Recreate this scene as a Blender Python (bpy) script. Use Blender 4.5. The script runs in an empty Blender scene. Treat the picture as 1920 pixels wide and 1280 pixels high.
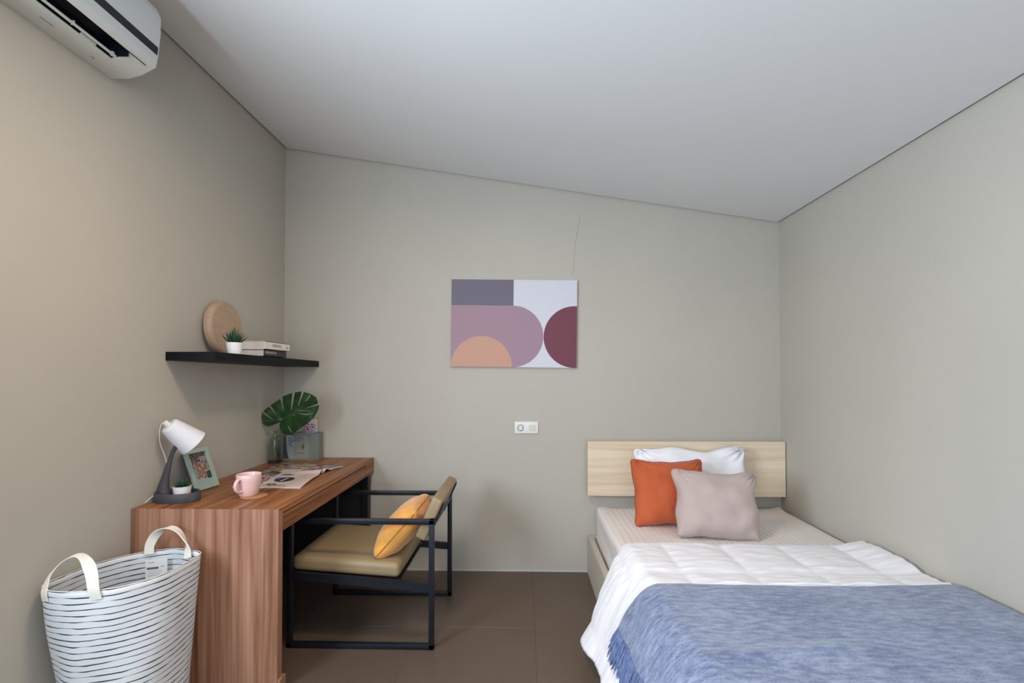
import bpy, bmesh, math, random
from math import sin, cos, pi, radians, sqrt, exp
from mathutils import Vector, Matrix, noise
random.seed(7)
S = bpy.context.scene
C = S.collection

# ------------------------------------------------------------------ camera
cd = bpy.data.cameras.new('camera'); cam = bpy.data.objects.new('camera', cd); C.objects.link(cam)
cam.location = (0, 0, 1.3)
cam.rotation_euler = (radians(91.0), 0, radians(1.46))
cd.sensor_width = 36; cd.lens = 900 / 1920 * 36
cd.shift_y = 48.3 / 1920
cd.clip_start = 0.02
S.camera = cam

# ------------------------------------------------------------------ light
w = bpy.data.worlds.new('world'); S.world = w; w.use_nodes = True
bg = w.node_tree.nodes['Background']; bg.inputs[0].default_value = (0.62, 0.76, 1.0, 1); bg.inputs[1].default_value = 1.0
S.view_settings.view_transform = 'Standard'; S.view_settings.look = 'None'
S.view_settings.exposure = 0.0; S.view_settings.gamma = 1.0; S.view_settings.use_curve_mapping = False

def area(name, loc, direction, sx, sy, power, col, spread=pi):
    l = bpy.data.lights.new(name, 'AREA'); l.shape = 'RECTANGLE'; l.size = sx; l.size_y = sy
    l.energy = power; l.color = col; l.spread = spread
    o = bpy.data.objects.new(name, l); C.objects.link(o); o.location = loc
    o.rotation_euler = Vector(direction).to_track_quat('-Z', 'Y').to_euler()
    return o
# daylight through the window in the left wall beside the camera
area('window_light', (-1.60, 0.38, 1.50), (1, 0.04, -0.06), 1.15, 0.90, 86, (0.72, 0.86, 1.0))
# added fill light, set at an unseen window behind the camera
area('front_fill_light', (0.1, -1.72, 1.55), (0, 1, 0.05), 2.2, 1.45, 39, (0.87, 0.92, 1.0))
# warm ceiling lamp over the middle of the room
area('ceiling_lamp_light', (-0.45, 1.32, 2.53), (0, 0, -1), 0.30, 0.30, 19.0, (1.0, 0.75, 0.52))

# ------------------------------------------------------------------ helpers
def lin(c):
    return tuple(((x / 255) / 12.92 if x <= 10 else (((x / 255) + 0.055) / 1.055) ** 2.4) for x in c)
def L4(c): return (*lin(c), 1)

def mat(name, col=(200, 200, 200), rough=0.6, metal=0.0, var=0.0, vscale=8.0, vstretch=(1, 1, 1), bump=0.0, bscale=60.0,
        bstretch=(1, 1, 1), spec=0.5, sheen=0.0, coat=0.0, trans=0.0, ior=1.45, vcol=None, detail=4):
    m = bpy.data.materials.new(name); m.use_nodes = True
    nt = m.node_tree; N = nt.nodes; Lk = nt.links; b = N['Principled BSDF']
    b.inputs['Base Color'].default_value = L4(col); b.inputs['Roughness'].default_value = rough
    b.inputs['Metallic'].default_value = metal; b.inputs['Specular IOR Level'].default_value = spec
    b.inputs['Sheen Weight'].default_value = sheen; b.inputs['Coat Weight'].default_value = coat
    b.inputs['Transmission Weight'].default_value = trans; b.inputs['IOR'].default_value = ior
    tc = N.new('ShaderNodeTexCoord')
    def nz(scale, st, det):
        mp = N.new('ShaderNodeMapping'); mp.inputs['Scale'].default_value = st
        Lk.new(tc.outputs['Object'], mp.inputs[0])
        n = N.new('ShaderNodeTexNoise'); n.inputs['Scale'].default_value = scale; n.inputs['Detail'].default_value = det
        Lk.new(mp.outputs[0], n.inputs['Vector']); return n
    if var > 0:
        n = nz(vscale, vstretch, detail)
        r = N.new('ShaderNodeValToRGB')
        r.color_ramp.elements[0].position = 0.3; r.color_ramp.elements[1].position = 0.7
        a = lin(col); v2 = lin(vcol) if vcol else tuple(max(0, x * (1 - var)) for x in a)
        r.color_ramp.elements[0].color = (*v2, 1)
        r.color_ramp.elements[1].color = (*(min(1, x * (1 + (0 if vcol else var))) for x in a), 1)
        Lk.new(n.outputs[0], r.inputs[0]); Lk.new(r.outputs[0], b.inputs['Base Color'])
    if bump > 0:
        n = nz(bscale, bstretch, 4)
        bp = N.new('ShaderNodeBump'); bp.inputs['Strength'].default_value = 1.0; bp.inputs['Distance'].default_value = bump
        Lk.new(n.outputs[0], bp.inputs['Height']); Lk.new(bp.outputs[0], b.inputs['Normal'])
    return m

def wood(name, cols, grain, axis='Z', rough=0.45, contrast=1.0):
    """cols: dark, mid, light; grain: (across scale); grain lines run along axis"""
    m = bpy.data.materials.new(name); m.use_nodes = True
    nt = m.node_tree; N = nt.nodes; Lk = nt.links; b = N['Principled BSDF']
    b.inputs['Roughness'].default_value = rough; b.inputs['Specular IOR Level'].default_value = 0.4
    tc = N.new('ShaderNodeTexCoord')
    def mp(across, along):
        q = N.new('ShaderNodeMapping'); q.inputs['Scale'].default_value = tuple(along if a == axis else across for a in 'XYZ')
        Lk.new(tc.outputs['Object'], q.inputs[0]); return q
    n1 = N.new('ShaderNodeTexNoise'); n1.inputs['Scale'].default_value = 1; n1.inputs['Detail'].default_value = 3; n1.inputs['Distortion'].default_value = 0.6
    Lk.new(mp(grain, grain * 0.05).outputs[0], n1.inputs['Vector'])
    n2 = N.new('ShaderNodeTexNoise'); n2.inputs['Scale'].default_value = 1; n2.inputs['Detail'].default_value = 5
    Lk.new(mp(grain * 7, grain * 0.12).outputs[0], n2.inputs['Vector'])
    mu = N.new('ShaderNodeMath'); mu.operation = 'MULTIPLY_ADD'; mu.inputs[1].default_value = 5.0; mu.inputs[2].default_value = 0
    Lk.new(n1.outputs[0], mu.inputs[0])
    pp = N.new('ShaderNodeMath'); pp.operation = 'PINGPONG'; pp.inputs[1].default_value = 0.5
    Lk.new(mu.outputs[0], pp.inputs[0])
    mx = N.new('ShaderNodeMath'); mx.operation = 'MULTIPLY_ADD'; mx.inputs[1].default_value = 0.55
    Lk.new(pp.outputs[0], mx.inputs[0])
    m3 = N.new('ShaderNodeMath'); m3.operation = 'MULTIPLY_ADD'; m3.inputs[1].default_value = 1.25; m3.inputs[2].default_value = -0.30
    Lk.new(n2.outputs[0], m3.inputs[0]); Lk.new(m3.outputs[0], mx.inputs[2])
    r = N.new('ShaderNodeValToRGB'); e = r.color_ramp.elements
    e[0].position = 0.12; e[0].color = L4(cols[0]); e[1].position = 0.78; e[1].color = L4(cols[2])
    k = e.new(0.42); k.color = L4(cols[1])
    Lk.new(mx.outputs[0], r.inputs[0]); Lk.new(r.outputs[0], b.inputs['Base Color'])
    bp = N.new('ShaderNodeBump'); bp.inputs['Distance'].default_value = 0.0004
    Lk.new(n2.outputs[0], bp.inputs['Height']); Lk.new(bp.outputs[0], b.inputs['Normal'])
    return m

def paintmat(name, rough=0.5, coat=0.0):
    m = bpy.data.materials.new(name); m.use_nodes = True
    N = m.node_tree.nodes; a = N.new('ShaderNodeVertexColor'); a.layer_name = 'Col'
    b = N['Principled BSDF']; b.inputs['Roughness'].default_value = rough; b.inputs['Coat Weight'].default_value = coat
    m.node_tree.links.new(a.outputs[0], b.inputs['Base Color']); return m

class MB:
    """collects shapes in world metres, links them as ONE mesh object"""
    def __init__(s): s.v = []; s.f = []; s.mi = []; s.uv = {}; s.col = {}
    def add(s, vs, fs, mi=0, M=None):
        o = len(s.v)
        s.v += [(M @ Vector(p)) if M else Vector(p) for p in vs]
        for f in fs: s.f.append(tuple(i + o for i in f)); s.mi.append(mi)
        return o
    def bm(s, b, mi=0, M=None, fn=None):
        b.verts.ensure_lookup_table(); b.verts.index_update()
        vs = [v.co.copy() for v in b.verts]
        if fn: vs = [Vector(fn(v)) for v in vs]
        s.add(vs, [tuple(v.index for v in f.verts) for f in b.faces], mi, M); b.free(); return s
    def box(s, a, c, bev=0.0, seg=2, mi=0, M=None, fn=None, cuts=0):
        b = bmesh.new(); bmesh.ops.create_cube(b, size=1)
        for v in b.verts: v.co = Vector([(a[i] + c[i]) / 2 + v.co[i] * (c[i] - a[i]) for i in range(3)])
        if cuts: bmesh.ops.subdivide_edges(b, edges=b.edges[:], cuts=cuts, use_grid_fill=True)
        if bev > 0:
            ed = b.edges[:] if not cuts else [e for e in b.edges if len(e.link_faces) == 2 and e.calc_face_angle() > 0.5]
            bmesh.ops.bevel(b, geom=ed, offset=bev, segments=seg, affect='EDGES', profile=0.5)
        return s.bm(b, mi, M, fn)
    def rbox(s, a, c, r, inner=6, k=4, fn=None, mi=0):
        """rounded box with an even grid, so it can be bent"""
        ax = []
        for i in range(3):
            t = [a[i] + r * (1 - cos(pi / 2 * q / k)) for q in range(k)]
            t += [a[i] + r + (c[i] - a[i] - 2 * r) * q / inner for q in range(inner + 1)]
            t += [c[i] - r * (1 - cos(pi / 2 * (k - 1 - q) / k)) for q in range(k)]
            ax.append(t)
        n = len(ax[0]) - 1; idx = {}; vs = []; fs = []
        def vid(i, j, l):
            if (i, j, l) not in idx:
                p = Vector((ax[0][i], ax[1][j], ax[2][l]))
                q = Vector([max(a[m] + r, min(c[m] - r, p[m])) for m in range(3)]); d = p - q
                if d.length > 1e-9: p = q + d.normalized() * r
                idx[(i, j, l)] = len(vs); vs.append(Vector(fn(p)) if fn else p)
            return idx[(i, j, l)]
        for e in (0, n):
            for i in range(n):
                for j in range(n):
                    fs.append((vid(e, i, j), vid(e, i + 1, j), vid(e, i + 1, j + 1), vid(e, i, j + 1)))
                    fs.append((vid(i, e, j), vid(i + 1, e, j), vid(i + 1, e, j + 1), vid(i, e, j + 1)))
                    fs.append((vid(i, j, e), vid(i + 1, j, e), vid(i + 1, j + 1, e), vid(i, j + 1, e)))
        s.add(vs, fs, mi); return s
    def tube(s, pts, r, n=10, mi=0, closed=False, ell=None, cap=True):
        """sweep; r number or list; ell=(vector, scale) squashes the section along vector"""
        pts = [Vector(p) for p in pts]; k = len(pts)
        R = r if isinstance(r, (list, tuple)) else [r] * k
        o = len(s.v); up = None
        for i, p in enumerate(pts):
            if closed: t = pts[(i + 1) % k] - pts[i - 1]
            else: t = pts[min(i + 1, k - 1)] - pts[max(i - 1, 0)]
            t.normalize()
            if up is None: up = Vector((0, 0, 1)) if abs(t.z) < 0.9 else Vector((0, 1, 0))
            up = (up - t * up.dot(t)).normalized(); sd = t.cross(up)
            for j in range(n):
                a = 2 * pi * j / n; d = up * cos(a) * R[i] + sd * sin(a) * R[i]
                if ell: e = Vector(ell[0]).normalized(); d = d + e * d.dot(e) * (ell[1] - 1)
                s.v.append(p + d)
        m = k if closed else k - 1
        for i in range(m):
            for j in range(n):
                a = o + i * n + j; b_ = o + i * n + (j + 1) % n; c = o + ((i + 1) % k) * n + (j + 1) % n; d = o + ((i + 1) % k) * n + j
                s.f.append((a, b_, c, d)); s.mi.append(mi)
        if not closed and cap:
            s.f.append(tuple(o + j for j in reversed(range(n)))); s.mi.append(mi)
            s.f.append(tuple(o + (k - 1) * n + j for j in range(n))); s.mi.append(mi)
        return s
    def lathe(s, prof, c=(0, 0, 0), n=32, mi=0, M=None, sy=1.0, caps=True):
        o = len(s.v); vs = []
        for (r, z) in prof:
            for j in range(n):
                a = 2 * pi * j / n; vs.append(Vector((c[0] + r * cos(a), c[1] + r * sin(a) * sy, c[2] + z)))
        fs = []
        for i in range(len(prof) - 1):
            for j in range(n):
                fs.append((i * n + j, i * n + (j + 1) % n, (i + 1) * n + (j + 1) % n, (i + 1) * n + j))
        if caps and prof[0][0] > 1e-3: fs.append(tuple(reversed(range(n))))
        if caps and prof[-1][0] > 1e-3: fs.append(tuple((len(prof) - 1) * n + j for j in range(n)))
        s.add(vs, fs, mi, M); return s
    def prism(s, prof, ax, a, b, mi=0, caps=True):
        """profile in the two other axes, extruded along axis ax from a to b"""
        n = len(prof); vs = []
        for t in (a, b):
            for p in prof:
                q = list(p); q.insert('xyz'.index(ax), t); vs.append(q)
        fs = [(i, (i + 1) % n, n + (i + 1) % n, n + i) for i in range(n)]
        if caps: fs += [tuple(reversed(range(n))), tuple(range(n, 2 * n))]
        s.add(vs, fs, mi); return s
    def grid(s, nu, nv, pos, mi=0, paint=None, uv=None, keep=None):
        o = len(s.v)
        for j in range(nv + 1):
            for i in range(nu + 1): s.v.append(Vector(pos(i / nu, j / nv)))
        for j in range(nv):
            for i in range(nu):
                if keep and not keep((i + .5) / nu, (j + .5) / nv): continue
                a = o + j * (nu + 1) + i; s.f.append((a, a + 1, a + nu + 2, a + nu + 1)); s.mi.append(mi)
                if paint: s.col[len(s.f) - 1] = paint((i + .5) / nu, (j + .5) / nv)
                if uv: s.uv[len(s.f) - 1] = [uv(x / nu, y / nv) for x, y in ((i, j), (i + 1, j), (i + 1, j + 1), (i, j + 1))]
        return s
    def build(s, name, mats, parent=None, smooth=True, origin=None, angle=35, rec=True):
        if not isinstance(mats, (list, tuple)): mats = [mats]
        if parent is not None: org = worldloc(parent)
        elif origin is not None: org = Vector(origin)
        else:
            mn = [min(v[i] for v in s.v) for i in range(3)]; mxx = [max(v[i] for v in s.v) for i in range(3)]
            org = Vector(((mn[0] + mxx[0]) / 2, (mn[1] + mxx[1]) / 2, mn[2]))
        me = bpy.data.meshes.new(name); me.from_pydata([tuple(v - org) for v in s.v], [], s.f)
        for m in mats: me.materials.append(m)
        for i, p in enumerate(me.polygons): p.material_index = s.mi[i]
        if s.col:
            ca = me.color_attributes.new('Col', 'FLOAT_COLOR', 'CORNER')
            for i, p in enumerate(me.polygons):
                c = s.col.get(i, (0.8, 0.8, 0.8))
                for li in p.loop_indices: ca.data[li].color = (c[0], c[1], c[2], 1)
        if s.uv:
            ul = me.uv_layers.new(name='UVMap')
            for i, p in enumerate(me.polygons):
                if i in s.uv:
                    for q, li in enumerate(p.loop_indices): ul.data[li].uv = s.uv[i][q]
        me.validate()
        if rec:
            b = bmesh.new(); b.from_mesh(me); bmesh.ops.recalc_face_normals(b, faces=b.faces[:]); b.to_mesh(me); b.free()
        if smooth: me.shade_smooth(); me.set_sharp_from_angle(angle=radians(angle))
        o = bpy.data.objects.new(name, me); C.objects.link(o)
        if parent is not None: o.parent = parent
        else: o.location = org
        return o

def worldloc(o):
    v = Vector(o.location)
    while o.parent: o = o.parent; v += o.location
    return v
def thing(name, label, cat, loc, group=None):
    o = bpy.data.objects.new(name, None); C.objects.link(o); o.location = loc; o.empty_display_size = 0.05
    o['label'] = label; o['category'] = cat
    if group: o['group'] = group
    return o
def tag(o, label, cat, group=None):
    o['label'] = label; o['category'] = cat
    if group: o['group'] = group
    return o
def struct(o): o['kind'] = 'structure'; return o
def catmull(pts, n=8, closed=False):
    P = [Vector(p) for p in pts]; k = len(P); out = []
    for i in range(k if closed else k - 1):
        g = (lambda q: P[q % k]) if closed else (lambda q: P[max(0, min(k - 1, q))])
        p0, p1, p2, p3 = g(i - 1), g(i), g(i + 1), g(i + 2)
        for j in range(n):
            t = j / n
            out.append(0.5 * ((2 * p1) + (p2 - p0) * t + (2 * p0 - 5 * p1 + 4 * p2 - p3) * t * t + (3 * p1 - p0 - 3 * p2 + p3) * t ** 3))
    if not closed: out.append(P[-1])
    return out
def sm(a, b, x):
    t = max(0, min(1, (x - a) / (b - a))); return t * t * (3 - 2 * t)
def interp(tab, x):
    if x <= tab[0][0]: return tab[0][1]
    for (a, p), (b, q) in zip(tab, tab[1:]):
        if x <= b: return p + (q - p) * (x - a) / (b - a)
    return tab[-1][1]
def nz(x, y, z=0.0): return noise.noise(Vector((x, y, z)))
def text(s, name, size, m, M, parent, depth=0.0003):
    cu = bpy.data.curves.new(name, 'FONT'); cu.body = s; cu.size = size; cu.extrude = depth; cu.align_x = 'CENTER'; cu.align_y = 'CENTER'
    cu.resolution_u = 3
    t = bpy.data.objects.new(name, cu); C.objects.link(t)
    dg = bpy.context.evaluated_depsgraph_get(); me = bpy.data.meshes.new_from_object(t.evaluated_get(dg))
    bpy.data.objects.remove(t); me.transform(Matrix.Translation(-worldloc(parent)) @ M); me.name = name
    me.materials.clear(); me.materials.append(m)
    o = bpy.data.objects.new(name, me); C.objects.link(o); o.parent = parent; return o

# ------------------------------------------------------------------ materials
WALL = mat('wall_paint', (186, 181, 170), 0.85, var=0.025, vscale=1.6, bump=0.0006, bscale=9, spec=0.25)
CEIL = mat('ceiling_paint', (221, 221, 220), 0.9, var=0.01, vscale=1.2, spec=0.2)
GAP = mat('shadow_gap_dark', (52, 50, 48), 0.9)
TILE = mat('floor_tile', (96, 80, 69), 0.38, var=0.06, vscale=2.5, bump=0.0002, bscale=20, spec=0.45)
GROUT = mat('grout', (100, 88, 80), 0.8)
WALNUT_V = wood('walnut_vertical', ((120, 80, 58), (152, 108, 84), (180, 136, 112)), 9, 'Z', 0.48)
WALNUT_H = wood('walnut_lengthwise', ((96, 56, 31), (142, 88, 52), (172, 116, 76)), 10, 'Y', 0.42)
OAK = wood('pale_oak', ((208, 184, 154), (224, 205, 177), (234, 220, 196)), 5, 'X', 0.5)
DISCW = mat('disc_wood', (176, 150, 128), 0.6, var=0.08, vscale=7, vstretch=(1, 1, 4), bump=0.0002)
BLACK = mat('black_metal', (30, 34, 42), 0.38, metal=0.3, spec=0.5)
SHELFB = mat('shelf_black', (14, 16, 22), 0.5, spec=0.2)
PANELB = mat('black_laminate', (46, 43, 41), 0.6)
LEATHER = mat('tan_leather', (150, 130, 98), 0.45, var=0.05, vscale=6, bump=0.0003, bscale=220, spec=0.5)
YEL = mat('mustard_velvet', (226, 158, 76), 0.85, var=0.12, vscale=16, bump=0.0006, bscale=50, sheen=0.35)
ORANGE = mat('orange_velvet', (190, 90, 50), 0.85, var=0.10, vscale=10, bump=0.0004, bscale=60, sheen=0.15)
MAUVE = mat('mauve_velvet', (184, 166, 160), 0.85, var=0.06, vscale=9, bump=0.0004, bscale=60, sheen=0.3)
MAUVEP = mat('mauve_piping', (168, 148, 140), 0.85)
ORANGEP = mat('orange_piping', (156, 62, 34), 0.85)
YELP = mat('mustard_piping', (190, 124, 50), 0.85)
WHITEC = mat('white_cotton', (238, 238, 243), 0.9, bump=0.0008, bscale=22, bstretch=(1, 1, 1), sheen=0.1)
DUVET = mat('duvet_cotton', (240, 238, 242), 0.9, bump=0.0016, bscale=14, bstretch=(0.8, 2.6, 2), sheen=0.1)
SEAMW = mat('stitch_white', (226, 222, 224), 0.9)
BEDF = mat('bed_frame_laminate', (192, 184, 168), 0.55, var=0.04, vscale=5, vstretch=(4, 0.4, 4))
WPL = mat('white_plastic', (226, 228, 226), 0.4)
WCER = mat('white_ceramic', (232, 231, 230), 0.35)
LSH = mat('lamp_shade_white', (222, 222, 226), 0.55)
LGREY = mat('lamp_grey', (70, 68, 74), 0.55)
CORD = mat('cord_white', (228, 220, 208), 0.5)
MINT = mat('mint_frame', (156, 178, 166), 0.5)
DARKB = mat('dark_back', (40, 40, 46), 0.7)
SAGE = mat('sage_metal', (126, 138, 128), 0.42, metal=0.25)
PINK = mat('pink_glaze', (226, 190, 186), 0.3, coat=0.3, var=0.02)
COAST = mat('cork_coaster', (170, 118, 84), 0.8, var=0.08, vscale=60)
SUCC = mat('succulent_green', (44, 78, 58), 0.5, var=0.25, vscale=30)
PETI = mat('petiole_green', (120, 142, 96), 0.5)
SOIL = mat('soil', (40, 32, 26), 0.95)
PAPER = paintmat('printed_paper', 0.45, 0.15)
PHOTO = paintmat('printed_photo', 0.35, 0.3)
LEAFM = paintmat('leaf_print', 0.38)
PAGES = mat('book_pages', (216, 210, 204), 0.85, var=0.05, vscale=90, vstretch=(0.1, 0.1, 8))
BWHITE = mat('book_white', (226, 224, 218), 0.5)
BDARK = mat('book_dark', (52, 46, 50), 0.5)
INK = mat('ink_grey', (80, 78, 80), 0.7)
INKW = mat('ink_white', (190, 188, 190), 0.7)
ACW = mat('ac_plastic', (214, 216, 210), 0.35)
ACF = mat('ac_front', (208, 211, 208), 0.3)
ACD = mat('ac_dark', (20, 24, 34), 0.4)
STRAP = mat('canvas_strap', (232, 226, 214), 0.9, bump=0.0003, bscale=300)
TAG = paintmat('care_tag_print', 0.8)
CREAM = mat('switch_cream', (214, 210, 190), 0.5)
SOCKD = mat('socket_dark', (96, 96, 98), 0.6)
GLASSW = mat('window_glass', (235, 240, 245), 0.02, trans=1.0, ior=1.45)
m = GLASSW
BOTTLE = mat('bottle_glass', (236, 243, 239), 0.03, trans=1.0, ior=1.3)
LAMPE = bpy.data.materials.new('lamp_diffuser'); LAMPE.use_nodes = True
_b = LAMPE.node_tree.nodes['Principled BSDF']; _b.inputs['Emission Color'].default_value = (1, 0.84, 0.66, 1); _b.inputs['Emission Strength'].default_value = 3.0

# ------------------------------------------------------------------ the setting
XL, XR, YB, YF = -1.63, 1.69, 3.216, -1.75
def cz(x): return 2.85 + (x - XL) * (2.313 - 2.85) / (1.69 - XL)
H = 3.05
struct(MB().box((XL - .1, YB, -.12), (XR + .1, YB + .1, H)).build('wall_back', WALL, smooth=False))
struct(MB().box((XR, YF - .1, -.12), (XR + .1, YB, H)).build('wall_right', WALL, smooth=False))
# left wall with the window opening (Y -0.3..1.0, Z 1.02..2.22)
wl = MB()
wl.box((XL - .1, YF - .1, -.12), (XL, YB, 1.02)); wl.box((XL - .1, YF - .1, 2.22), (XL, YB, H))
wl.box((XL - .1, YF - .1, 1.02), (XL, -.3, 2.22)); wl.box((XL - .1, 1.0, 1.02), (XL, YB, 2.22))
struct(wl.build('wall_left', WALL, smooth=False))
wf = MB()
wf.box((XL, YF - .1, -.12), (XR, YF, .75)); wf.box((XL, YF - .1, 2.32), (XR, YF, H))
wf.box((XL, YF - .1, .75), (-1.05, YF, 2.32)); wf.box((1.25, YF - .1, .75), (XR, YF, 2.32))
struct(wf.build('wall_front', WALL, smooth=False))
fr = MB()
for a, b in (((XL - .07, -.3, 1.02), (XL - .03, -.25, 2.22)), ((XL - .07, .95, 1.02), (XL - .03, 1.0, 2.22)), ((XL - .07, -.25, 1.02), (XL - .03, .95, 1.07)),
             ((XL - .07, -.25, 2.17), (XL - .03, .95, 2.22)), ((XL - .07, .33, 1.07), (XL - .03, .37, 2.17))): fr.box(a, b)
f1 = struct(fr.build('window_1', WPL, smooth=False))
MB().box((XL - .055, -.25, 1.07), (XL - .049, .95, 2.17)).build('pane', GLASSW, f1, smooth=False)
fr = MB()
for a, b in (((-1.05, YF - .07, .75), (-1.0, YF - .03, 2.32)), ((1.2, YF - .07, .75), (1.25, YF - .03, 2.32)), ((-1.0, YF - .07, .75), (1.2, YF - .03, .8)),
             ((-1.0, YF - .07, 2.27), (1.2, YF - .03, 2.32)), ((.08, YF - .07, .8), (.12, YF - .03, 2.27))): fr.box(a, b)
f2 = struct(fr.build('added_window', WPL, smooth=False))  # unseen window, added in the front wall to go with the fill light
MB().box((-1.0, YF - .055, .8), (1.2, YF - .049, 2.27)).build('pane', GLASSW, f2, smooth=False)
# sloping ceiling, held 14 mm clear of the walls, with a dark recess over the gap
g = .014
def slab(x0, x1, y0, y1, dz0, dz1):
    vs = [(x, y, cz(x) + dz) for dz in (dz0, dz1) for (x, y) in ((x0, y0), (x1, y0), (x1, y1), (x0, y1))]
    return vs, [(0, 1, 2, 3), (4, 7, 6, 5), (0, 4, 5, 1), (1, 5, 6, 2), (2, 6, 7, 3), (3, 7, 4, 0)]
mb = MB(); mb.add(*slab(XL + g, XR - g, YF, YB - g, 0, .03)); struct(mb.build('ceiling', CEIL, smooth=False))
mb = MB(); mb.add(*slab(XL, XR, YF, YB, .05, .09)); struct(mb.build('trim_1', GAP, smooth=False))
# floor: bed of grout with porcelain tiles laid on it
fl = struct(MB().box((XL, YF, -.06), (XR, YB, -.0015)).build('floor', GROUT, smooth=False, origin=(0, 0, 0)))
meshes = {}
for i in range(-4, 4):
    for j in range(-4, 2):
        x0 = .055 + .6 * i; y0 = 2.5 + 1.2 * j; x1 = x0 + .6; y1 = y0 + 1.2
        a0, b0, a1, b1 = max(x0 + .001, XL), max(y0 + .001, YF), min(x1 - .001, XR), min(y1 - .001, YB)
        if a1 - a0 < .01 or b1 - b0 < .01: continue
        key = (round(a1 - a0, 3), round(b1 - b0, 3))
        if key not in meshes:
            b = bmesh.new(); bmesh.ops.create_cube(b, size=1)
            for v in b.verts: v.co = Vector((v.co.x * (a1 - a0), v.co.y * (b1 - b0), (v.co.z - .5) * .012))
            bmesh.ops.bevel(b, geom=[e for e in b.edges if all(v.co.z > -.001 for v in e.verts)], offset=.0008, segments=1, affect='EDGES')
            me = bpy.data.meshes.new('tile'); b.to_mesh(me); b.free(); me.materials.append(TILE); meshes[key] = me
        o = bpy.data.objects.new('tile', meshes[key]); C.objects.link(o); o.parent = fl
        o.location = ((a0 + a1) / 2, (b0 + b1) / 2, 0)
# thin pale joint bead where the wall meets the floor
struct(MB().box((XL, YB - .004, 0), (XR, YB, .009)).build('baseboard_back', mat('skirting_bead', (196, 196, 202), .6), smooth=False))

# hairline crack in the plaster above the picture
ck = [(.375, YB - .0006, 2.365), (.36, YB - .0006, 2.27), (.345, YB - .0006, 2.2), (.335, YB - .0006, 2.1), (.33, YB - .0006, 2.02), (.322, YB - .0006, 1.975)]
cr = MB().tube(catmull(ck, 4), .0008, 5).build('plaster_crack', mat('crack_line', (150, 146, 138), .9))
cr.parent = bpy.data.objects['wall_back']; cr.location = cr.location - bpy.data.objects['wall_back'].location

# ceiling lamp over the middle of the room (just outside the picture)
cl = thing('ceiling_lamp', 'round flat ceiling lamp above the middle of the room', 'lamp', (-.45, 1.32, 2.575))
MB().lathe([(.15, .075), (.15, .0), (.14, -.01), (.13, -.01)], (-.45, 1.32, 2.575), 40).build('housing', WPL, cl)
MB().lathe([(.13, -.008), (.0001, -.008)], (-.45, 1.32, 2.575), 40, caps=False).build('diffuser', LAMPE, cl)

# ------------------------------------------------------------------ desk
DX0, DX1, DY0, DY1, DZ = -1.625, -1.010, 1.957, 3.208, .75
dk = thing('desk', 'walnut veneer desk with solid end panel and black metal far leg, against the left wall', 'desk', (-1.32, 2.58, 0))
# end panel and top meet in a mitre
MB().prism([(DY0, 0), (DY0 + .038, 0), (DY0 + .038, DZ - .022), (DY0, DZ)], 'x', DX0, DX1).build('end_panel', WALNUT_V, dk, smooth=False)
MB().prism([(DY0, DZ), (DY0 + .038, DZ - .022), (DY1, DZ - .022), (DY1, DZ)], 'x', DX0, DX1).build('desktop', WALNUT_H, dk, smooth=False)
fb = MB(); fb.box((DX1 - .03, DY0 + .040, .650), (DX1 - .003, DY1 - .161, .7215), .0012, 1)
dr = fb.build('drawer_front', WALNUT_H, dk, smooth=False)
bb = MB(); bb.box((DX1 - .05, DY1 - .157, .652), (DX1, DY1, DZ - .022)); bb.box((DX0, DY1 - .03, .652), (DX1 - .05, DY1, DZ - .022))
bb.build('far_apron', WALNUT_H, dk, smooth=False)
MB().box((DX0 + .02, DY0 + .04, .655), (DX1 - .031, DY1 - .16, .70)).build('drawer_box', PANELB, dk, smooth=False)
for x in (-1.075, DX0 + .01):
    MB().box((x, DY1 - .075, 0), (x + .05, DY1 - .015, .652), .002, 1).build('leg', BLACK, dk, smooth=False)
MB().box((DX0 + .06, DY1 - .03, .02), (-1.076, DY1 - .018, .652)).build('end_board', PANELB, dk, smooth=False)
MB().box((DX0 + .002, DY0 + .04, .02), (DX0 + .014, DY1 - .08, .655)).build('back_board', PANELB, dk, smooth=False)
MB().box((DX1 - .012, DY0 + .004, 0), (DX1 + .011, DY0 + .05, .055), .001, 1).build('foot_block', WALNUT_V, dk, smooth=False)

# ------------------------------------------------------------------ armchair
ch = thing('armchair', 'black steel framed armchair with tan leather pads, pushed halfway under the desk', 'chair', (-.79, 2.58, 0))
NY, FY, BX0, BX1, T = 2.285, 2.87, -1.138, -.430, .025
for y0 in (NY, FY - T):
    s = MB()
    s.box((BX0, y0, 0), (BX0 + T, y0 + T, .614), .003, 2)
    s.box((BX1 - T, y0, 0), (BX1, y0 + T, .614), .003, 2)
    s.box((BX0, y0, 0), (BX1, y0 + T, T), .003, 2)
    s.box((BX0, y0, .614 - T), (BX1, y0 + T, .614), .003, 2)
    s.build('side_frame', BLACK, ch)
    yy = y0 + (T * .1 if y0 == NY else T * .1)
    r = MB(); r.prism([(BX0 + .01, .362), (BX0 + .01, .322), (BX1 - .01, .272), (BX1 - .01, .309)], 'y', yy, yy + T * .8)
    r.build('seat_rail', BLACK, ch, smooth=False)
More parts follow.
